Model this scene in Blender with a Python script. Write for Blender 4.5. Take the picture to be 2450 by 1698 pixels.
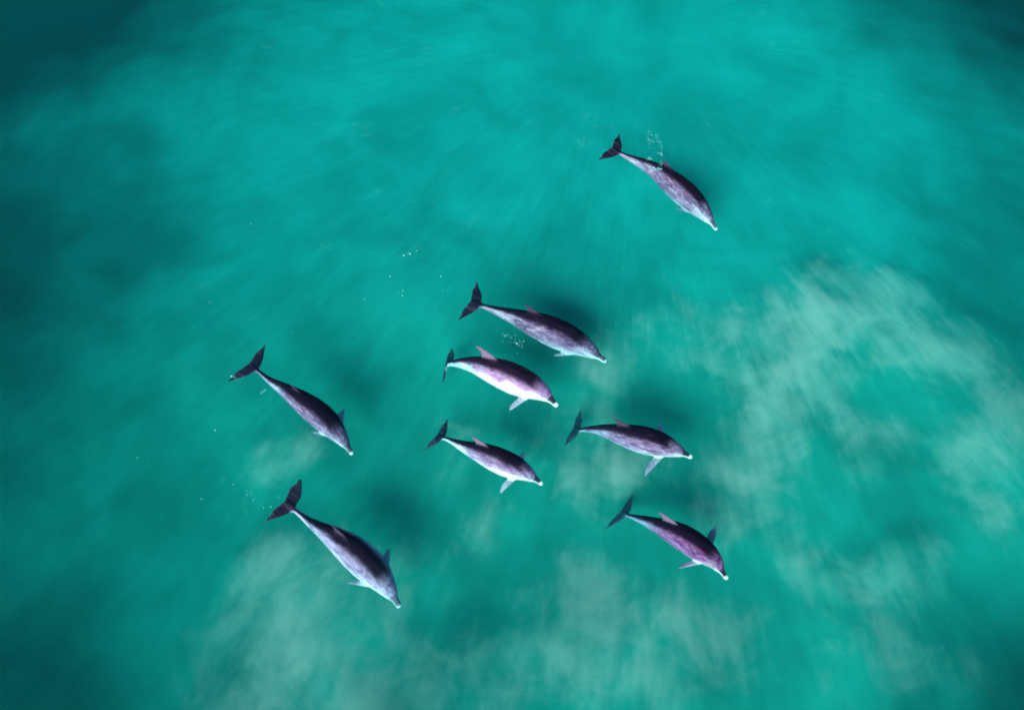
import bpy, bmesh, math, random
import numpy as np
from mathutils import Vector, Matrix

for o in list(bpy.data.objects):
    bpy.data.objects.remove(o, do_unlink=True)
sc = bpy.context.scene
C = sc.collection
R = math.radians

# ------------------------------------------------------------------ camera
TILT, DIST, LENS = 25.0, 12.5, 24.0
PW, PH = 2450.0, 1698.0
FPX = LENS / 36.0 * PW
cam_d = bpy.data.cameras.new('camera')
cam = bpy.data.objects.new('camera', cam_d)
C.objects.link(cam)
cam_d.lens = LENS
cam_d.sensor_width = 36.0
cam_d.clip_end = 1000.0
cam.location = (0.0, -DIST * math.sin(R(TILT)), DIST * math.cos(R(TILT)))
cam.rotation_euler = (R(TILT), 0.0, 0.0)
sc.camera = cam
CAM_UP = Vector((0, math.cos(R(TILT)), math.sin(R(TILT))))
CAM_FW = Vector((0, math.sin(R(TILT)), -math.cos(R(TILT))))


def ray_dir(px, py):
    return Vector((1, 0, 0)) * ((px - PW / 2) / FPX) + CAM_UP * ((PH / 2 - py) / FPX) + CAM_FW


def at(px, py, z):
    """point of the horizontal plane at height z seen at that place of the photograph"""
    d = ray_dir(px, py)
    p = Vector(cam.location)
    return p + d * ((z - p.z) / d.z)


# ------------------------------------------------------------------ sky, sun, exposure
SUN_TRAVEL = Vector((0.38, 0.70, -0.56)).normalized()
to_sun = -SUN_TRAVEL
world = bpy.data.worlds.new('World')
sc.world = world
world.use_nodes = True
wn = world.node_tree
sky = wn.nodes.new('ShaderNodeTexSky')
sky.sky_type = 'NISHITA'
sky.sun_disc = False
sky.sun_elevation = math.asin(to_sun.z)
sky.sun_rotation = math.atan2(to_sun.x, to_sun.y)
bg = wn.nodes['Background']
bg.inputs['Strength'].default_value = 0.11
wn.links.new(sky.outputs[0], bg.inputs['Color'])

sun_d = bpy.data.lights.new('sun', 'SUN')
sun_d.energy = 4.7
sun_d.angle = R(36.0)
sun_d.color = (1.0, 0.96, 0.91)
sun = bpy.data.objects.new('sun', sun_d)
C.objects.link(sun)
sun.rotation_euler = SUN_TRAVEL.to_track_quat('-Z', 'Y').to_euler()
sun.location = to_sun * 40

vs = sc.view_settings
vs.view_transform = 'Standard'
vs.look = 'None'
vs.exposure = 0.42
vs.gamma = 1.0
vs.use_curve_mapping = False
cy = sc.cycles
cy.volume_bounces = 0
cy.max_bounces = 3
cy.diffuse_bounces = 1
cy.glossy_bounces = 2
cy.use_denoising = True
cy.filter_width = 2.0
cy.adaptive_threshold = 0.03
cy.sample_clamp_indirect = 4.0


# ------------------------------------------------------------------ helpers
def tag(o, label=None, cat=None, group=None, kind=None):
    if label: o['label'] = label
    if cat: o['category'] = cat
    if group: o['group'] = group
    if kind: o['kind'] = kind
    return o


class NT:
    """small helper for node materials"""
    def __init__(self, name):
        self.m = bpy.data.materials.new(name)
        self.m.use_nodes = True
        self.t = self.m.node_tree
        self.t.nodes.clear()
        self.out = self.t.nodes.new('ShaderNodeOutputMaterial')

    def n(self, kind, **kw):
        nd = self.t.nodes.new(kind)
        for k, v in kw.items():
            if k in nd.inputs.keys():
                self.put(nd.inputs[k], v)
            else:
                setattr(nd, k, v)
        return nd

    def put(self, sock, v):
        if isinstance(v, bpy.types.NodeSocket):
            self.t.links.new(v, sock)
        elif isinstance(v, (tuple, list)) and len(v) == 3 and sock.type == 'RGBA':
            sock.default_value = (*v, 1.0)
        else:
            sock.default_value = v

    def math(self, op, a, b=0.0, clamp=False):
        nd = self.t.nodes.new('ShaderNodeMath')
        nd.operation = op
        nd.use_clamp = clamp
        self.put(nd.inputs[0], a)
        self.put(nd.inputs[1], b)
        return nd.outputs[0]

    def step(self, x, a, b):
        nd = self.t.nodes.new('ShaderNodeMapRange')
        nd.interpolation_type = 'SMOOTHSTEP'
        self.put(nd.inputs['Value'], x)
        lo, hi, o0, o1 = (a, b, 0.0, 1.0) if a < b else (b, a, 1.0, 0.0)
        nd.inputs['From Min'].default_value = lo
        nd.inputs['From Max'].default_value = hi
        nd.inputs['To Min'].default_value = o0
        nd.inputs['To Max'].default_value = o1
        return nd.outputs[0]

    def mix(self, f, a, b, blend='MIX'):
        nd = self.t.nodes.new('ShaderNodeMix')
        nd.data_type = 'RGBA'
        nd.blend_type = blend
        self.put(nd.inputs[0], f)
        self.put(nd.inputs[6], a)
        self.put(nd.inputs[7], b)
        return nd.outputs[2]

    def attr(self, name, out='Fac'):
        return self.n('ShaderNodeAttribute', attribute_name=name).outputs[out]


def smooth(x, a, b):
    t = np.clip((x - a) / (b - a), 0, 1)
    return t * t * (3 - 2 * t)


def vnoise(x, y, seed=0):
    """smooth value noise in -1..1"""
    xi, yi = np.floor(x).astype(np.int64), np.floor(y).astype(np.int64)
    fx, fy = x - xi, y - yi
    fx, fy = fx * fx * (3 - 2 * fx), fy * fy * (3 - 2 * fy)

    def h(i, j):
        v = (i * 374761393 + j * 668265263 + seed * 2147483647) & 0xffffffff
        v = ((v ^ (v >> 13)) * 1274126177) & 0xffffffff
        return ((v ^ (v >> 16)) & 0xffff) / 32767.5 - 1.0
    return ((h(xi, yi) * (1 - fx) + h(xi + 1, yi) * fx) * (1 - fy)
            + (h(xi, yi + 1) * (1 - fx) + h(xi + 1, yi + 1) * fx) * fy)


def fbm(x, y, seed, octs=4):
    s, a = 0, 0.5
    for k in range(octs):
        s = s + a * vnoise(x * 2 ** k, y * 2 ** k, seed + k)
        a *= 0.5
    return s


# ------------------------------------------------------------------ the seabed: sand flats, pale silt shoals, deep darker edges
BED0 = -1.12
# (x, y) place in the photograph, radii along and across in metres, turn in degrees, crest height
SHOALS = [
    (1940, 790, 1.5, 0.85, 25, -0.25), (1850, 910, 1.0, 0.9, 60, -0.35), (2250, 860, 1.3, 0.8, -50, -0.75),
    (1640, 800, 1.0, 0.5, -25, -1.3), (1780, 820, 0.9, 0.7, 10, -1.0), (2080, 700, 0.9, 0.5, -20, -1.1), (2360, 1060, 1.0, 1.2, -60, -0.85), (1430, 930, 0.9, 0.65, 80, -0.95),
    (1350, 1080, 0.9, 0.9, 90, -1.05), (1480, 1150, 0.8, 0.6, 20, -0.95), (1780, 1180, 1.2, 1.0, -40, -1.05),
    (1580, 1500, 1.6, 0.9, 5, -1.05), (1300, 1560, 1.5, 0.9, 10, -0.85), (1480, 1590, 1.2, 0.7, 0, -0.9),
    (2150, 1340, 0.7, 0.4, 15, -1.2), (2130, 1560, 1.2, 1.2, 60, -1.3), (1900, 1380, 1.3, 0.6, -45, -1.4),
    (720, 1560, 1.6, 1.3, 65, -0.85), (800, 1400, 1.2, 1.0, 50, -1.05), (620, 1680, 1.2, 0.8, 20, -0.8),
    (870, 1680, 0.9, 0.7, 0, -0.85), (640, 1370, 0.6, 0.4, 60, -1.15), (700, 1110, 0.7, 0.4, 20, -1.2),
    (1080, 1090, 0.7, 0.6, 60, -1.2), (1150, 1280, 0.8, 0.5, 80, -1.3), (150, 1330, 1.0, 0.5, 50, -1.9),
    (2330, 1240, 0.9, 0.6, -60, -1.1), (2050, 1080, 0.7, 0.5, -55, -1.3),
]
# deeper basins: place, radii, turn, extra depth, darkening of the bed
BASINS = [
    (-80, 0, 6.0, 4.2, 35, 0.9, 1.3), (-250, 700, 4.2, 5.0, 0, 0.6, 1.0), (600, -160, 5.6, 2.2, 10, 0.4, 0.75),
    (2560, 40, 4.8, 3.4, -35, 0.5, 1.1), (2640, 650, 2.6, 3.4, 0, 0.3, 0.7), (-160, 1760, 3.6, 2.4, -35, 0.4, 0.95),
    (1250, -260, 7.5, 2.7, 0, 0.2, 0.9), (330, 1180, 2.4, 1.0, -45, 0.2, 0.35), (2580, 1740, 2.6, 1.8, 30, 0.3, 0.85),
    (60, 1250, 2.4, 2.0, 0, 0.2, 0.32), (1980, 690, 0.9, 0.4, -30, 0.05, 0.18), (1700, 300, 3.0, 0.8, -30, 0.05, 0.12),
    (980, 1700, 0.7, 1.4, 0, 0.05, 0.3), (1720, 1620, 0.9, 0.8, 0, 0.05, 0.25), (1350, 1420, 0.9, 0.5, -20, 0.05, 0.28), (1620, 1010, 0.7, 0.4, -20, 0.05, 0.2), (1130, 1500, 0.6, 1.0, 0, 0.05, 0.25),
    (2080, 1080, 0.6, 0.5, -30, 0.05, 0.2), (420, 1500, 2.0, 1.0, -40, 0.1, 0.3),
]


def spot(X, Y, px, py, ra, rb, turn, wob):
    c = at(px, py, -1.5)
    a = R(turn)
    dx, dy = X - c.x, Y - c.y
    u = (dx * math.cos(a) + dy * math.sin(a)) / ra
    v = (-dx * math.sin(a) + dy * math.cos(a)) / rb
    return np.sqrt(u * u + v * v) + wob


def seabed_height(X, Y):
    wob = 0.9 * fbm(X * 0.8, Y * 0.8, 11, 5)
    bed_dark = np.zeros_like(X)
    Z = BED0 + 0.16 * fbm(X * 0.4, Y * 0.4, 3, 3)
    for px, py, ra, rb, turn, dep, dk in BASINS:
        f = 1 - smooth(spot(X, Y, px, py, ra, rb, turn, 0.12 * wob), 0.0, 2.3)
        Z = Z - dep * f
        bed_dark = np.maximum(bed_dark, dk * f)
    silt = np.zeros_like(X)
    for px, py, ra, rb, turn, top in SHOALS:
        f = 1 - smooth(spot(X, Y, px, py, ra * 1.1, rb * 1.15, turn, 0.7 * wob), 0.0, 1.8)
        silt = 1 - (1 - silt) * (1 - f * (2.3 + top) / 1.5)
    far = smooth(np.hypot(X, Y), 16, 60)
    return Z + 0.18 * silt - 3.0 * far, bed_dark, silt


def axis(lo, hi, st, far):
    core = np.arange(lo, hi + st / 2, st)
    out = [st]
    while sum(out) < far:
        out.append(out[-1] * 1.35)
    o = np.cumsum(out)
    return np.concatenate([(lo - o)[::-1], core, hi + o])


def build_seabed():
    xs, ys = axis(-13.5, 13.5, 0.1, 130), axis(-9, 13.5, 0.1, 130)
    X, Y = np.meshgrid(xs, ys)
    Z, bed_dark, silt = seabed_height(X, Y)
    nx, ny = len(xs), len(ys)
    co = np.stack([X, Y, Z], -1).reshape(-1, 3)
    i = np.arange(nx * ny).reshape(ny, nx)
    faces = np.stack([i[:-1, :-1], i[:-1, 1:], i[1:, 1:], i[1:, :-1]], -1).reshape(-1, 4)
    me = bpy.data.meshes.new('seabed')
    me.from_pydata(co.tolist(), [], faces.tolist())
    for nm, v in (('bed_dark', bed_dark), ('silt', silt)):
        a = me.attributes.new(nm, 'FLOAT', 'POINT')
        a.data.foreach_set('value', v.reshape(-1).astype(np.float32))
    me.polygons.foreach_set('use_smooth', [True] * len(me.polygons))
    o = bpy.data.objects.new('seabed', me)
    C.objects.link(o)
    tag(o, 'pale sandy seabed with silt shoals under the turquoise water', 'seabed', kind='structure')
    return o


def seabed_material():
    t = NT('seabed_sand')
    pos = t.n('ShaderNodeNewGeometry').outputs['Position']
    # underwater light shafts painted as streaks fanning out from one place
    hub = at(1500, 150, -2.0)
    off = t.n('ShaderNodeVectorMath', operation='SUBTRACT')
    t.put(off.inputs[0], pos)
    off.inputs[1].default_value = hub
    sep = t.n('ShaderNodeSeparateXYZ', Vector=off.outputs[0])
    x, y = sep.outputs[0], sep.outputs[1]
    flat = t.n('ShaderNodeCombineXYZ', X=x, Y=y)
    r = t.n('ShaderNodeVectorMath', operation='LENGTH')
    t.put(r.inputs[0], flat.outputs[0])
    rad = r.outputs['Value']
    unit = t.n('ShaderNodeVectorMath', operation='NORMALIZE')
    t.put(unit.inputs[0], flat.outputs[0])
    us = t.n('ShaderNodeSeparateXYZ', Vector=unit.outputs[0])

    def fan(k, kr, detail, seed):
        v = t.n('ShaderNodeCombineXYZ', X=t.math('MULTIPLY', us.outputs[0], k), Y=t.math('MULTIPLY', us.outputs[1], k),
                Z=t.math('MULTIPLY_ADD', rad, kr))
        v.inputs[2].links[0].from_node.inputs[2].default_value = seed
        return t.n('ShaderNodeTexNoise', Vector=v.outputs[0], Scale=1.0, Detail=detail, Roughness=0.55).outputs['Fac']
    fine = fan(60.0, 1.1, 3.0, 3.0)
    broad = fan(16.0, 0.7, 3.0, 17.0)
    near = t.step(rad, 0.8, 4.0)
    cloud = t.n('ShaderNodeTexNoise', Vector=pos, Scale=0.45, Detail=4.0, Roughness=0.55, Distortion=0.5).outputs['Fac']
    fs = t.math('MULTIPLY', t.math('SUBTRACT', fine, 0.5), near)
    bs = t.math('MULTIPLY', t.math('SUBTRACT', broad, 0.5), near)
    # bottom film of green algae over sand, light-shaft streaks mixed in
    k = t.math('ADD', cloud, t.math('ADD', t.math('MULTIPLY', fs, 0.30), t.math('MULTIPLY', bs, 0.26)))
    green = t.step(y, -5.0, -11.0)
    col = t.mix(t.step(k, 0.12, 0.92), t.mix(green, (0.009, 0.23, 0.205), (0.014, 0.22, 0.175)), t.mix(green, (0.017, 0.41, 0.365), (0.03, 0.42, 0.33)))
    # bare pale silt in broken wisps, broken further by the painted light-shaft streaks
    wisp = t.n('ShaderNodeTexNoise', Vector=pos, Scale=0.95, Detail=5.0, Roughness=0.62, Distortion=0.5).outputs['Fac']
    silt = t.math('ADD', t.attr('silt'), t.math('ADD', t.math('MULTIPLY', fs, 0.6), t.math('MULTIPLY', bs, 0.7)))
    silt = t.math('ADD', silt, t.math('MULTIPLY', t.math('SUBTRACT', wisp, 0.56), 2.3))
    col = t.mix(t.math('MULTIPLY', t.step(silt, 0.15, 1.45), 0.82), col, (0.78, 0.50, 0.43))
    bed_dark = t.attr('bed_dark')  # darker bed tone, strongest towards the outer edges
    wn_ = t.n('ShaderNodeTexNoise', Vector=pos, Scale=0.6, Detail=5.0, Roughness=0.55).outputs['Fac']
    dark_mask = t.math('ADD', bed_dark, t.math('MULTIPLY', t.math('SUBTRACT', wn_, 0.5), t.math('MULTIPLY', t.step(bed_dark, 0.0, 0.4), 0.5)), clamp=True)
    col = t.mix(t.math('MULTIPLY', dark_mask, 0.98), col, (0.004, 0.012, 0.017))
    b = t.n('ShaderNodeBsdfDiffuse', Color=col, Roughness=0.6)
    t.put(t.out.inputs['Surface'], b.outputs[0])
    return t.m


seabed = build_seabed()
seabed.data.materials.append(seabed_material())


# ------------------------------------------------------------------ the water: one closed body of even turquoise sea
def build_water():
    bm = bmesh.new()
    bmesh.ops.create_cube(bm, size=1.0)
    for v in bm.verts:
        v.co = (v.co.x * 240, v.co.y * 240, 0.0 if v.co.z > 0 else -14.0)
    me = bpy.data.meshes.new('water')
    bm.to_mesh(me)
    bm.free()
    o = bpy.data.objects.new('water', me)
    C.objects.link(o)
    t = NT('sea_water')
    ab = (0.74, 0.105, 0.105)          # absorption per metre
    sct = (0.003, 0.034, 0.038)         # scattering per metre
    k = max(ab)
    A = t.n('ShaderNodeVolumeAbsorption', Color=tuple(1 - a / k for a in ab), Density=k)
    ks = max(sct)
    S = t.n('ShaderNodeVolumeScatter', Color=tuple(s / ks for s in sct), Density=ks)
    S.inputs['Anisotropy'].default_value = 0.0
    add = t.n('ShaderNodeAddShader')
    t.put(add.inputs[0], A.outputs[0])
    t.put(add.inputs[1], S.outputs[0])
    t.put(t.out.inputs['Volume'], add.outputs[0])
    t.m.cycles.volume_sampling = 'DISTANCE'
    me.materials.append(t.m)
    tag(o, 'clear turquoise sea water around the swimming dolphins', 'water', kind='structure')


build_water()

# ------------------------------------------------------------------ dolphins
# along the body (0 = tip of the beak, 1 = notch of the flukes): half width, height above, depth below the spine
PROF = np.array([
    (0.000, 0.0085, 0.0070, 0.0085), (0.006, 0.0145, 0.0110, 0.0135), (0.018, 0.0165, 0.0120, 0.0150),
    (0.032, 0.0160, 0.0115, 0.0155), (0.055, 0.0180, 0.0130, 0.0185), (0.072, 0.0225, 0.0170, 0.0220),
    (0.082, 0.0285, 0.0260, 0.0255), (0.098, 0.0360, 0.0360, 0.0315), (0.122, 0.0445, 0.0450, 0.0400),
    (0.155, 0.0545, 0.0550, 0.0510), (0.205, 0.0690, 0.0690, 0.0670), (0.270, 0.0820, 0.0820, 0.0820), (0.350, 0.0890, 0.0900, 0.0910),
    (0.440, 0.0860, 0.0890, 0.0890), (0.530, 0.0740, 0.0800, 0.0780), (0.620, 0.0560, 0.0650, 0.0620),
    (0.700, 0.0390, 0.0500, 0.0470), (0.780, 0.0250, 0.0360, 0.0345), (0.850, 0.0160, 0.0250, 0.0240),
    (0.900, 0.0125, 0.0175, 0.0165), (0.945, 0.0150, 0.0120, 0.0115), (0.985, 0.0120, 0.0070, 0.0070)])


def prof(s):
    return [np.interp(s, PROF[:, 0], PROF[:, k]) for k in (1, 2, 3)]


def loft(verts, faces, rings):
    n = len(rings[0])
    b = len(verts)
    for r in rings:
        verts.extend(r)
    for i in range(len(rings) - 1):
        for j in range(n):
            a, c = b + i * n + j, b + i * n + (j + 1) % n
            faces.append((a, c, c + n, a + n))
    for ring0, flip in ((b, True), (b + (len(rings) - 1) * n, False)):
        idx = list(range(ring0, ring0 + n))
        faces.append(tuple(idx[::-1] if flip else idx))


def foil(lead, trail, thick, axis_t):
    """lens-shaped section between a leading and a trailing point"""
    lead, trail, ax = Vector(lead), Vector(trail), Vector(axis_t)
    pts = []
    up = [(0.0, 0.0), (0.08, 0.55), (0.3, 1.0), (0.6, 0.75), (0.85, 0.4), (1.0, 0.12)]
    for u, h in up:
        pts.append(lead.lerp(trail, u) + ax * (h * thick / 2))
    for u, h in up[::-1][:-1]:
        pts.append(lead.lerp(trail, u) - ax * (h * thick / 2))
    return [tuple(p) for p in pts]


def canonical(p):
    """one continuous straight dolphin of length 1, nose at x = 0, tail towards -x"""
    verts, faces = [], []
    rings = []
    ss = np.unique(np.concatenate([PROF[:, 0], np.linspace(0.08, 0.985, 36)]))
    for s in ss:
        w, ht, hb = prof(s)
        ring = []
        for k in range(28):
            a = 2 * math.pi * k / 28
            c, q = math.cos(a), math.sin(a)
            e = 0.92
            # the back rises to a low keel, sharper towards the dorsal fin
            keel = e + 0.42 * float(smooth(s, .16, .42)) if q > 0 else e
            yy = w * math.copysign(abs(c) ** e, c)
            zz = (ht * (1 + .06 * (keel - e)) if q > 0 else hb) * math.copysign(abs(q) ** keel, q)
            ring.append((-s, yy, zz))
        rings.append(ring)
    loft(verts, faces, rings[::-1])
    # dorsal fin
    z0 = 0.080
    fh = 0.8 * p.get('fin_h', 0.088)
    sec = [(-0.35, .45, .625, .020), (0, .475, .61, .019), (.3, .507, .605, .016), (.55, .54, .611, .0135),
           (.78, .577, .624, .0115), (.93, .605, .636, .010), (1.0, .626, .642, .009)]
    lean = p.get('fin_lean', 0.0)
    loft(verts, faces, [foil((-a, h * fh * lean, z0 + h * fh), (-b, h * fh * lean, z0 + h * fh - .004), th, (0, 1, 0)) for h, a, b, th in sec])
    # flukes
    for sgn in (-1, 1):
        sec = [(-.012, .902, .990, .022), (0.012, .912, .998, .020), (.035, .925, 1.010, .0165), (.065, .943, 1.016, .0135),
               (.095, .966, 1.018, .0115), (.124, .990, 1.018, .010), (.150, 1.010, 1.022, .009)]
        loft(verts, faces, [foil((-a, sgn * yy, -.10 * yy * p.get('fluke_droop', 0.6)), (-b, sgn * yy, -.10 * yy * p.get('fluke_droop', 0.6)), th, (0, 0, sgn))
                            for yy, a, b, th in sec][::1 if sgn > 0 else 1])
    # flippers
    for sgn in (-1, 1):
        sw, dr, ln = p['flip'][0 if sgn < 0 else 1]
        dr = R(dr)
        rings = []
        for u, chord, th in ((-.25, .066, .022), (0, .068, .021), (.25, .070, .018), (.5, .062, .0145), (.72, .048, .012), (.9, .028, .010), (1.0, .012, .009)):
            lead = .205 + u * ln * math.sin(R(sw)) + 0.012 * u * u
            out = u * ln * math.cos(R(sw))
            yy, zz = .058 + out * math.cos(dr), -.040 - out * math.sin(dr)
            tw = 0.25
            rings.append(foil((-lead, sgn * yy, zz), (-lead - chord, sgn * yy, zz - chord * tw), th, (0, sgn * math.sin(dr), math.cos(dr))))
        loft(verts, faces, rings)
    me = bpy.data.meshes.new('rough')
    me.from_pydata(verts, [], faces)
    bm = bmesh.new()
    bm.from_mesh(me)
    bmesh.ops.recalc_face_normals(bm, faces=bm.faces)
    bm.to_mesh(me)
    bm.free()
    tmp = bpy.data.objects.new('rough', me)
    C.objects.link(tmp)
    rm = tmp.modifiers.new('r', 'REMESH')
    rm.mode = 'VOXEL'
    rm.voxel_size = 0.0046
    sm = tmp.modifiers.new('s', 'SMOOTH')
    sm.factor = 0.5
    sm.iterations = 4
    dg = bpy.context.evaluated_depsgraph_get()
    out = bpy.data.meshes.new_from_object(tmp.evaluated_get(dg))
    bpy.data.objects.remove(tmp)
    bpy.data.meshes.remove(me)
    return out


def catmull(P, n=24):
    P = [np.array(p) for p in P]
    P = [2 * P[0] - P[1]] + P + [2 * P[-1] - P[-2]]
    out = []
    for i in range(1, len(P) - 2):
        p0, p1, p2, p3 = P[i - 1:i + 3]
        for k in range(n):
            t = k / n
            out.append(0.5 * (2 * p1 + (p2 - p0) * t + (2 * p0 - 5 * p1 + 4 * p2 - p3) * t * t + (3 * p1 - p0 - 3 * p2 + p3) * t ** 3))
    out.append(P[-2])
    return np.array(out)


def spine(p):
    ox, oy, k = p['crop']
    px = [(ox + x / k, oy + y / k) for x, y in p['line']]
    d = np.concatenate([[0], np.cumsum(np.hypot(*np.diff(np.array(px), axis=0).T))])
    d /= d[-1]
    zs = np.interp(d, [a for a, b in p['z']], [b for a, b in p['z']])
    pts = catmull([tuple(at(x, y, z)) for (x, y), z in zip(px, zs)])
    # gentle smoothing of the traced line
    for _ in range(30):
        pts[1:-1] = 0.25 * pts[:-2] + 0.5 * pts[1:-1] + 0.25 * pts[2:]
    arc = np.concatenate([[0], np.cumsum(np.linalg.norm(np.diff(pts, axis=0), axis=1))])
    return pts, arc


def frames(p, pts, arc, s):
    """position, forward, side (left) and up vectors of the spine at body coordinate s"""
    L = arc[-1]
    q = np.clip(s, 0, 1) * L
    pos = np.stack([np.interp(q, arc, pts[:, k]) for k in range(3)], -1)
    e = 0.03 * L
    qa, qb = np.clip(q - e, 0, L), np.clip(q + e, 0, L)
    T = np.stack([np.interp(qa, arc, pts[:, k]) - np.interp(qb, arc, pts[:, k]) for k in range(3)], -1)
    T /= np.linalg.norm(T, axis=1, keepdims=True)
    pos = pos - T * ((s - np.clip(s, 0, 1)) * L)[:, None]
    up0 = np.array([0, 0, 1.0])
    side = np.cross(up0, T)
    side /= np.linalg.norm(side, axis=1, keepdims=True)
    up = np.cross(T, side)
    a = np.radians(np.interp(s, [a for a, b in p['roll']], [b for a, b in p['roll']]))[:, None]
    # positive roll turns the back towards the animal's own left
    return pos, T, side * np.cos(a) - up * np.sin(a), up * np.cos(a) + side * np.sin(a), L


SKIN = {}


def skin_material(p):
    t = NT('dolphin_skin')
    s, up, side = t.attr('along'), t.attr('height'), t.attr('across')
    fl, fp, df = t.attr('fluke'), t.attr('flipper'), t.attr('dorsal')
    bc = t.attr('body_co', 'Vector')
    se = p['seed'] * 3.7
    mp = t.n('ShaderNodeMapping', Vector=bc)
    mp.inputs['Location'].default_value = (se, se * .3, 0)
    v = mp.outputs[0]
    blotch = t.n('ShaderNodeTexNoise', Vector=v, Scale=9.0, Detail=4.0, Roughness=0.6).outputs['Fac']
    stretched = t.n('ShaderNodeMapping', Vector=v)
    stretched.inputs['Scale'].default_value = (7.0, 34.0, 34.0)
    streak = t.n('ShaderNodeTexNoise', Vector=stretched.outputs[0], Scale=1.0, Detail=4.0, Roughness=0.62, Distortion=0.8).outputs['Fac']
    s2m = t.n('ShaderNodeMapping', Vector=v)
    s2m.inputs['Scale'].default_value = (13.0, 75.0, 75.0)
    s2m.inputs['Rotation'].default_value = (0.0, 0.06, 0.09)
    streak2 = t.n('ShaderNodeTexNoise', Vector=s2m.outputs[0], Scale=1.0, Detail=3.0, Roughness=0.6, Distortion=1.4).outputs['Fac']
    wob = t.math('MULTIPLY', t.math('SUBTRACT', blotch, 0.5), 0.9)
    h = t.math('ADD', up, wob)
    cape, flank, belly = p['cape'], p['flank'], p['belly']
    rear = t.math('MULTIPLY', t.step(s, 0.28, 0.62), 0.4)
    hb_ = t.math('ADD', t.math('SUBTRACT', h, p.get('pale', 0.0)), rear)
    col = t.mix(t.step(hb_, -0.25, 0.40), belly, flank)
    hc = t.math('ADD', up, t.math('MULTIPLY', wob, 0.3))
    col = t.mix(t.math('MULTIPLY', t.step(h, -0.05, 0.6), 0.5), col, cape)
    # pale blaze low on the shoulder and along the tail stock
    stock = t.math('MULTIPLY', t.step(s, 0.60, 0.76), t.step(s, 0.945, 0.90))
    stock = t.math('MULTIPLY', stock, t.step(t.math('ADD', up, wob), 0.75, 0.25))
    col = t.mix(t.math('MULTIPLY', stock, p.get('stock', 0.45)), col, p.get('stock_col', (0.50, 0.50, 0.62)))
    face = t.math('MULTIPLY', t.step(s, 0.25, 0.12), t.step(h, 0.8, 0.1))
    col = t.mix(t.math('MULTIPLY', face, p.get('face', 0.6)), col, p['belly'])
    # streaky mottling of the hide
    col = t.mix(t.math('MULTIPLY', t.step(streak, 0.48, 0.68), p.get('mottle', 0.65)), col, t.mix(0.6, col, (0.62, 0.55, 0.70)))
    col = t.mix(t.math('MULTIPLY', t.step(streak, 0.50, 0.33), 0.8), col, t.mix(0.75, col, (0.02, 0.015, 0.05)))
    col = t.mix(t.math('MULTIPLY', t.step(streak2, 0.52, 0.68), 0.55), col, t.mix(0.6, col, (0.60, 0.50, 0.66)))
    col = t.mix(t.math('MULTIPLY', t.step(streak2, 0.48, 0.32), 0.7), col, t.mix(0.7, col, (0.02, 0.015, 0.06)))
    # black band along the keel, painting the shaded side of the back
    shade_mask = t.math('MULTIPLY', t.step(hc, p.get('shade_band', 0.5), p.get('shade_band', 0.5) + 0.35), t.step(s, 0.13, 0.24))
    col = t.mix(t.math('MULTIPLY', shade_mask, 0.97), col, (0.004, 0.003, 0.012))
    # thin pale caustic lines painted on the skin, off by default
    wv = t.n('ShaderNodeMapping', Vector=v)
    wv.inputs['Rotation'].default_value = (0.4, 0.7, 0.5 + se)
    wv.inputs['Scale'].default_value = (7.0, 11.0, 11.0)
    nz = t.n('ShaderNodeTexNoise', Vector=wv.outputs[0], Scale=1.0, Detail=1.0, Distortion=1.2).outputs['Fac']
    rid = t.math('ABSOLUTE', t.math('SUBTRACT', nz, 0.5))
    msk = t.n('ShaderNodeTexNoise', Vector=v, Scale=7.0, Detail=2.0).outputs['Fac']
    line = t.math('MULTIPLY', t.step(rid, 0.022, 0.0), t.step(msk, 0.42, 0.6))
    col = t.mix(t.math('MULTIPLY', line, p.get('caustic', 0.0)), col, (0.55, 0.50, 0.62))
    # fins
    col = t.mix(t.math('MULTIPLY', df, p.get('fin_mix', 0.15)), col, p['fin'])
    col = t.mix(t.math('MULTIPLY', fp, 0.85), col, t.mix(t.step(blotch, 0.4, 0.65), p['flipper'], t.mix(0.5, p['flipper'], (0.05, 0.05, 0.1))))
    col = t.mix(t.math('MULTIPLY', fl, 0.95), col, t.mix(t.step(streak, 0.5, 0.75), p['fluke'], t.mix(0.16, p['fluke'], (0.4, 0.32, 0.5))))
    # beak: dark upper jaw, pale lower jaw, white tip; blowhole
    beak = t.math('MULTIPLY', t.step(s, 0.084, 0.074), t.step(up, 0.0, 0.4))
    col = t.mix(t.math('MULTIPLY', beak, p.get('beak', 0.95)), col, (0.035, 0.025, 0.05))
    jaw = t.math('MULTIPLY', t.step(s, 0.14, 0.08), t.step(up, 0.4, 0.0))
    col = t.mix(jaw, col, (0.8, 0.8, 0.8))
    col = t.mix(t.step(s, p.get('tip', 0.026) + 0.006, p.get('tip', 0.026) - 0.006), col, p.get('tip_col', (0.84, 0.86, 0.86)))
    bx = t.n('ShaderNodeVectorMath', operation='DISTANCE')
    t.put(bx.inputs[0], bc)
    bx.inputs[1].default_value = (-0.142, 0.0, 0.0505)
    col = t.mix(t.math('MULTIPLY', t.step(bx.outputs['Value'], 0.010, 0.004), 0.7), col, (0.02, 0.01, 0.03))
    b = t.n('ShaderNodeBsdfPrincipled', **{'Base Color': col, 'Roughness': 0.5})
    b.inputs['Specular IOR Level'].default_value = p.get('wet', 0.008)
    bump = t.n('ShaderNodeBump', Strength=0.12, Distance=0.02, Height=streak)
    t.put(b.inputs['Normal'], bump.outputs[0])
    t.put(t.out.inputs['Surface'], b.outputs[0])
    return t.m


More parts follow.
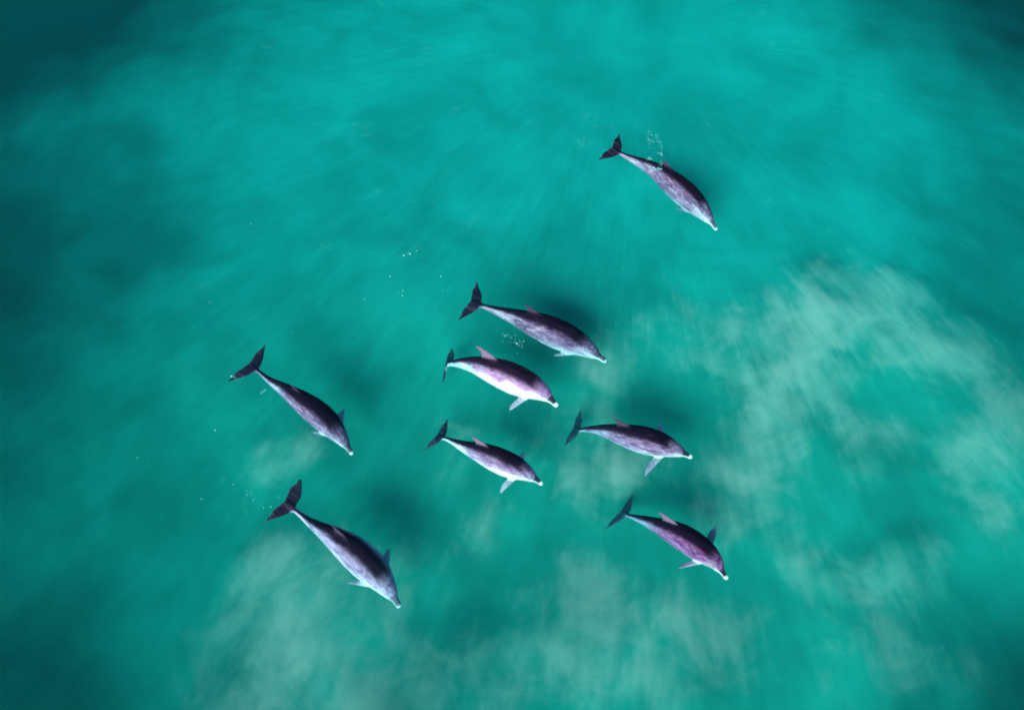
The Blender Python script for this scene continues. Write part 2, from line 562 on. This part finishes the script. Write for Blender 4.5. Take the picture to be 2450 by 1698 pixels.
eye_mat = NT('dolphin_eye')
eb = eye_mat.n('ShaderNodeBsdfPrincipled', **{'Base Color': (0.01, 0.008, 0.012), 'Roughness': 0.12})
eye_mat.put(eye_mat.out.inputs['Surface'], eb.outputs[0])
eye_mat = eye_mat.m


def build_dolphin(p):
    me = canonical(p)
    me.name = 'dolphin'
    n = len(me.vertices)
    co = np.empty(n * 3, np.float32)
    me.vertices.foreach_get('co', co)
    co = co.reshape(-1, 3).astype(np.float64)
    s, y, z = -co[:, 0], co[:, 1].copy(), co[:, 2].copy()
    w, ht, hb = prof(np.clip(s, 0, 0.985))
    zn = np.where(z > 0, z / ht, z / hb)
    yn = y / w
    rr = np.sqrt(yn ** 2 + zn ** 2)
    dorsal = smooth(zn, 1.10, 1.35) * (s > .42) * (s < .68)
    fluke = np.maximum(smooth(s, .91, .935), 0)
    flipper = smooth(rr, 1.12, 1.35) * (s > .17) * (s < .45) * (zn < 0.3)
    zn_c = np.where(flipper > .3, -.2, np.clip(zn, -1.2, 1.2))
    body_co = co.copy()
    # the flukes swing a little out of line
    fy = R(p.get('fluke_yaw', 0))
    k = smooth(s, .90, .955) * fy
    xs_, ys_ = s - .935, y.copy()
    s2 = np.where(s > .90, .935 + xs_ * np.cos(k) - ys_ * np.sin(k), s)
    y2 = np.where(s > .90, xs_ * np.sin(k) + ys_ * np.cos(k), y)
    pts, arc = spine(p)
    pos, T, side, up, L = frames(p, pts, arc, s2)
    g = p.get('girth', 1.0) * 1.13
    gy = np.where((fluke > .5), 1.0, g)
    fs = 1.1 * p.get('fluke_size', 1.0)
    y2 = np.where(s > .93, y2 * fs, y2)
    world = pos + side * (y2 * gy * L)[:, None] + up * (z * g * L)[:, None]
    base = world.mean(0)
    base = np.array([base[0], base[1], world[:, 2].min()])
    me.vertices.foreach_set('co', (world - base).astype(np.float32).reshape(-1))
    for nm, v in (('along', s), ('height', zn_c), ('across', np.clip(yn, -1.5, 1.5)), ('fluke', fluke), ('flipper', flipper), ('dorsal', dorsal)):
        a = me.attributes.new(nm, 'FLOAT', 'POINT')
        a.data.foreach_set('value', v.astype(np.float32))
    a = me.attributes.new('body_co', 'FLOAT_VECTOR', 'POINT')
    a.data.foreach_set('vector', body_co.astype(np.float32).reshape(-1))
    me.polygons.foreach_set('use_smooth', [True] * len(me.polygons))
    me.update()
    me.materials.clear()
    me.materials.append(skin_material(p))
    o = bpy.data.objects.new('dolphin', me)
    o.location = base
    C.objects.link(o)
    tag(o, p['label'], 'dolphin', 'pod of dolphins swimming just under the surface')
    # eyes
    for sgn in (-1, 1):
        se = np.array([.115])
        we, hte, _ = prof(se)
        ep, eT, es, eu, L = frames(p, pts, arc, se)
        c = ep[0] + es[0] * (sgn * we[0] * .93 * g * L) + eu[0] * (-.004 * g * L)
        bm = bmesh.new()
        bmesh.ops.create_uvsphere(bm, u_segments=12, v_segments=8, radius=.0052 * L)
        em = bpy.data.meshes.new('eye')
        bm.to_mesh(em)
        bm.free()
        em.materials.append(eye_mat)
        e = bpy.data.objects.new('eye', em)
        e.location = c - base
        C.objects.link(e)
        e.parent = o
    return o


PURPLE = dict(cape=(0.075, 0.035, 0.11), flank=(0.22, 0.15, 0.28), belly=(0.78, 0.76, 0.84), fin=(0.30, 0.23, 0.36), flipper=(0.40, 0.37, 0.48), fluke=(0.009, 0.010, 0.028))
SLATE = dict(cape=(0.045, 0.03, 0.085), flank=(0.15, 0.115, 0.215), belly=(0.52, 0.57, 0.68), fin=(0.30, 0.22, 0.38), flipper=(0.34, 0.38, 0.46), fluke=(0.008, 0.008, 0.024))
DOLPHINS = [
    dict(SLATE, crop=(1400, 280, 5.32), seed=1, tip_col=(0.5, 0.62, 0.62), face=0.7, beak=0.5, tip=0.015, pale=-0.6, girth=0.85, fluke_yaw=14, fin_h=0.04,
         line=[(1675, 1440), (1620, 1350), (1540, 1255), (1420, 1120), (1250, 960), (1080, 820), (900, 690), (740, 600), (600, 535), (500, 490), (430, 450), (320, 400)],
         z=[(0, -.34), (.4, -.24), (.7, -.20), (.9, -.10), (1, -.04)], roll=[(0, 14), (.25, 21), (.7, 20), (1, 4)], flip=[(60, 35, .11), (60, 50, .11)],
         label='dark slate dolphin swimming apart from the pod, splashes by its raised black tail'),
    dict(SLATE, crop=(1060, 650, 5.483), seed=2, tip_col=(0.55, 0.66, 0.66), face=0.75, beak=0.5, tip=0.015, pale=-0.3, girth=0.98, fluke_yaw=10, fin_h=0.05,
         line=[(2145, 1182), (2060, 1120), (1930, 1035), (1750, 930), (1500, 810), (1300, 725), (1100, 650), (900, 575), (720, 515), (560, 462), (450, 425), (345, 400)],
         z=[(0, -.42), (.4, -.30), (.75, -.25), (1, -.18)], roll=[(0, 14), (.25, 21), (.7, 20), (1, 4)], flip=[(60, 35, .12), (20, 5, .15)],
         label='large mauve grey dolphin with streaked flank above a cluster of bubbles'),
    dict(PURPLE, crop=(1020, 820, 6.774), seed=3, shade_band=0.52, flank=(0.40, 0.30, 0.54), cape=(0.15, 0.045, 0.18), fin_mix=0.5, wet=0.06, pale=0.3, girth=1.06, fluke_size=0.82, fluke_yaw=14, fin_h=0.095, face=0.95, mottle=0.2, stock=1.0, stock_col=(0.75, 0.75, 0.85),
         line=[(2130, 1025), (2030, 930), (1900, 820), (1700, 705), (1500, 615), (1250, 505), (1000, 420), (800, 360), (600, 335), (430, 335), (345, 350), (300, 385)],
         z=[(0, -.22), (.3, -.20), (.6, -.18), (.8, -.26), (.91, -.45), (1, -.80)], roll=[(0, 14), (.25, 21), (.7, 20), (1, 4)], flip=[(35, 30, .13), (50, 45, .12)],
         label='brightest dolphin, pink-violet with white face, tall fin and pale curved tail breaking the surface'),
    dict(SLATE, crop=(530, 810, 5.32), seed=4, face=0.65, beak=0.5, tip=0.015, pale=-0.55, girth=0.86, fluke_yaw=-2, fin_h=0.03, fluke_size=1.08, stock=0.9, stock_col=(0.36, 0.42, 0.62),
         line=[(1668, 1472), (1600, 1370), (1520, 1255), (1400, 1105), (1250, 965), (1080, 835), (920, 725), (760, 620), (620, 535), (520, 455), (450, 395), (345, 310)],
         z=[(0, -.36), (.4, -.28), (.75, -.24), (1, -.16)], roll=[(0, 14), (.25, 21), (.7, 20), (1, 4)], flip=[(60, 45, .11), (35, 8, .15)],
         label='slim dark violet dolphin with blue-grey tail stock, farthest out on the left of the pod'),
    dict(PURPLE, crop=(980, 980, 6.774), seed=5, shade_band=0.55, flank=(0.32, 0.24, 0.42), fin_mix=0.5, pale=0.05, girth=1.04, fluke_yaw=3, fin_h=0.075, face=0.85, stock=1.0, stock_col=(0.70, 0.80, 0.86),
         line=[(2155, 1208), (2060, 1135), (1930, 1050), (1750, 950), (1550, 860), (1350, 770), (1150, 690), (950, 620), (800, 560), (680, 505), (580, 465), (440, 405)],
         z=[(0, -.28), (.3, -.25), (.6, -.26), (.8, -.32), (1, -.50)], roll=[(0, 14), (.25, 21), (.7, 20), (1, 4)], flip=[(25, 35, .14), (15, 8, .14)],
         label='small violet dolphin with white throat and bright white streak before its navy tail'),
    dict(PURPLE, crop=(1320, 970, 6.397), seed=6, pale=-0.3, girth=1.06, fluke_yaw=20, fin_h=0.07, face=0.5, stock=0.45, caustic=0.0, fluke=(0.010, 0.035, 0.055),
         line=[(2150, 792), (2040, 738), (1900, 680), (1700, 605), (1450, 530), (1200, 470), (1000, 425), (850, 390), (700, 370), (570, 365), (450, 370), (310, 385)],
         z=[(0, -.30), (.35, -.27), (.65, -.34), (.85, -.50), (1, -.75)], roll=[(0, 14), (.25, 21), (.7, 20), (1, 4)], flip=[(30, 28, .18), (20, 0, .18)],
         label='mauve dolphin with long pale flipper and sunken teal tail, just above the magenta one'),
    dict(PURPLE, crop=(1420, 1160, 6.383), seed=7, fin_mix=0.5, pale=-0.5, girth=1.02, fluke_yaw=-4, fin_h=0.085, fluke_size=1.18, face=0.35, mottle=0.25, stock=0.6,
         flank=(0.21, 0.08, 0.24), cape=(0.085, 0.015, 0.08), fluke=(0.045, 0.06, 0.10), stock_col=(0.40, 0.48, 0.58),  # lighter fluke colour carries the water's haze over the deep tail
         line=[(2045, 1435), (1960, 1310), (1860, 1170), (1700, 1020), (1500, 875), (1300, 755), (1100, 665), (920, 595), (780, 540), (650, 500), (550, 470), (410, 400)],
         z=[(0, -.28), (.35, -.25), (.65, -.34), (.85, -.52), (1, -.80)], roll=[(0, 14), (.25, 21), (.7, 20), (1, 4)], flip=[(45, 22, .17), (12, -4, .21)],
         label='magenta dolphin with both flippers spread and faded grey tail, lowest on the right'),
    dict(SLATE, crop=(610, 1140, 4.835), seed=8, tip_col=(0.5, 0.62, 0.62), belly=(0.66, 0.70, 0.80), shade_band=0.6, flank=(0.33, 0.33, 0.50), cape=(0.13, 0.12, 0.24), beak=0.5, tip=0.015, pale=0.0, girth=1.02, fluke_yaw=22, fin_h=0.055, face=0.8, stock=0.8, stock_col=(0.45, 0.48, 0.62),
         line=[(1680, 1510), (1610, 1400), (1535, 1285), (1420, 1130), (1250, 955), (1080, 815), (900, 690), (740, 590), (620, 510), (500, 415), (410, 350), (315, 320)],
         z=[(0, -.42), (.35, -.32), (.65, -.28), (.86, -.25), (1, -.03)], roll=[(0, 14), (.25, 21), (.7, 20), (1, 4)], flip=[(60, 25, .14), (40, 8, .14)],
         label='long pale blue-grey dolphin with whitish head and jet black tail, lowest of the pod'),
]
for p in DOLPHINS:
    build_dolphin(p)

# ------------------------------------------------------------------ foam and bubbles on the surface
foam_nt = NT('foam')
fb = foam_nt.n('ShaderNodeBsdfPrincipled', **{'Base Color': (0.22, 0.72, 0.70), 'Roughness': 0.5})
foam_nt.put(foam_nt.out.inputs['Surface'], fb.outputs[0])
foam_mat = foam_nt.m
rng = random.Random(5)


def foam(label, flecks):
    """flecks: (place in the photograph x, y, size in metres)"""
    pts = [(at(x, y, 0.006), r) for x, y, r in flecks]
    c = sum((q for q, r in pts), Vector()) / len(pts)
    bm = bmesh.new()
    for q, r in pts:
        m = Matrix.Translation(q - c) @ Matrix.Rotation(rng.uniform(0, 6.28), 4, 'Z') @ Matrix.Diagonal((1, rng.uniform(.5, 1), .35, 1))
        r *= 0.7
        res = bmesh.ops.create_icosphere(bm, subdivisions=1, radius=r, matrix=m)
        for v in res['verts']:
            v.co += Vector((rng.uniform(-1, 1), rng.uniform(-1, 1), 0)) * r * .3
    me = bpy.data.meshes.new('foam')
    bm.to_mesh(me)
    bm.free()
    me.materials.append(foam_mat)
    o = bpy.data.objects.new('foam', me)
    o.location = c
    C.objects.link(o)
    tag(o, label, 'foam', kind='stuff')


def cluster(cx, cy, rx, ry, n, lo=.006, hi=.02):
    return [(cx + rng.gauss(0, rx), cy + rng.gauss(0, ry), lo + (hi - lo) * rng.random() ** 2.5) for _ in range(n)]


def trail(pts, n, jit, lo=.006, hi=.016):
    out = []
    for _ in range(n):
        k = rng.random() * (len(pts) - 1)
        i = int(k)
        f = k - i
        out.append((pts[i][0] * (1 - f) + pts[i + 1][0] * f + rng.gauss(0, jit), pts[i][1] * (1 - f) + pts[i + 1][1] * f + rng.gauss(0, jit), lo + (hi - lo) * rng.random() ** 2.5))
    return out


foam('arc of white splash drops beside the tail of the dolphin swimming apart',
     trail([(1552, 312), (1575, 335), (1584, 357), (1582, 385), (1578, 400)], 60, 2.2, .005, .015)
     + cluster(1556, 330, 7, 9, 22) + cluster(1552, 381, 4, 2.5, 16, .008, .022) + trail([(1562, 402), (1570, 406), (1586, 404)], 34, 2.5, .008, .026) + cluster(1573, 366, 6, 6, 10))
foam('sparse drops beyond the tail of the dolphin swimming apart', cluster(1428, 288, 22, 6, 12, .005, .012) + cluster(1398, 340, 14, 8, 22, .005, .013))
foam('cluster of bright bubbles under the large mauve grey dolphin', cluster(1232, 818, 15, 9, 46, .004, .014) + trail([(1202, 794), (1214, 808)], 7, 1.5) + [(1237, 822, .03)])
foam('scattered flecks in open water above the pod', [(966, 611, .024), (981, 607, .022), (997, 600, .018), (1014, 615, .012), (933, 661, .018), (1055, 661, .018), (964, 695, .017), (963, 707, .018),
     (872, 716, .016), (888, 605, .012), (790, 597, .010), (953, 699, .010), (1240, 663, .010), (1060, 697, .010), (601, 535, .012), (502, 724, .012), (569, 727, .010)] + cluster(975, 608, 14, 6, 14, .005, .01))
foam('flecks around the tail of the slim dark violet dolphin', [(554, 900, .026), (560, 903, .016), (553, 888, .010), (475, 870, .012), (425, 861, .008)] + trail([(624, 942), (636, 933)], 9, 1.5, .007, .017) + cluster(580, 912, 9, 5, 10, .005, .01))
foam('loose flecks drifting behind the long pale dolphin', [(515, 1029, .018), (591, 1183, .014), (607, 1195, .014), (630, 1214, .011), (559, 1158, .011), (667, 1188, .011), (688, 1110, .014),
     (482, 1193, .012), (329, 1094, .010), (352, 1104, .010), (648, 1212, .012)] + cluster(600, 1170, 16, 14, 12, .005, .009))
foam('white wash lying over the curved tail of the brightest dolphin', cluster(1092, 871, 5, 3, 26, .008, .024) + cluster(1116, 877, 8, 3.5, 30, .008, .024) + cluster(1155, 880, 6, 7, 26, .007, .02) + cluster(1133, 887, 4, 2, 14, .008, .02) + cluster(1068, 882, 3, 3, 12, .006, .02))
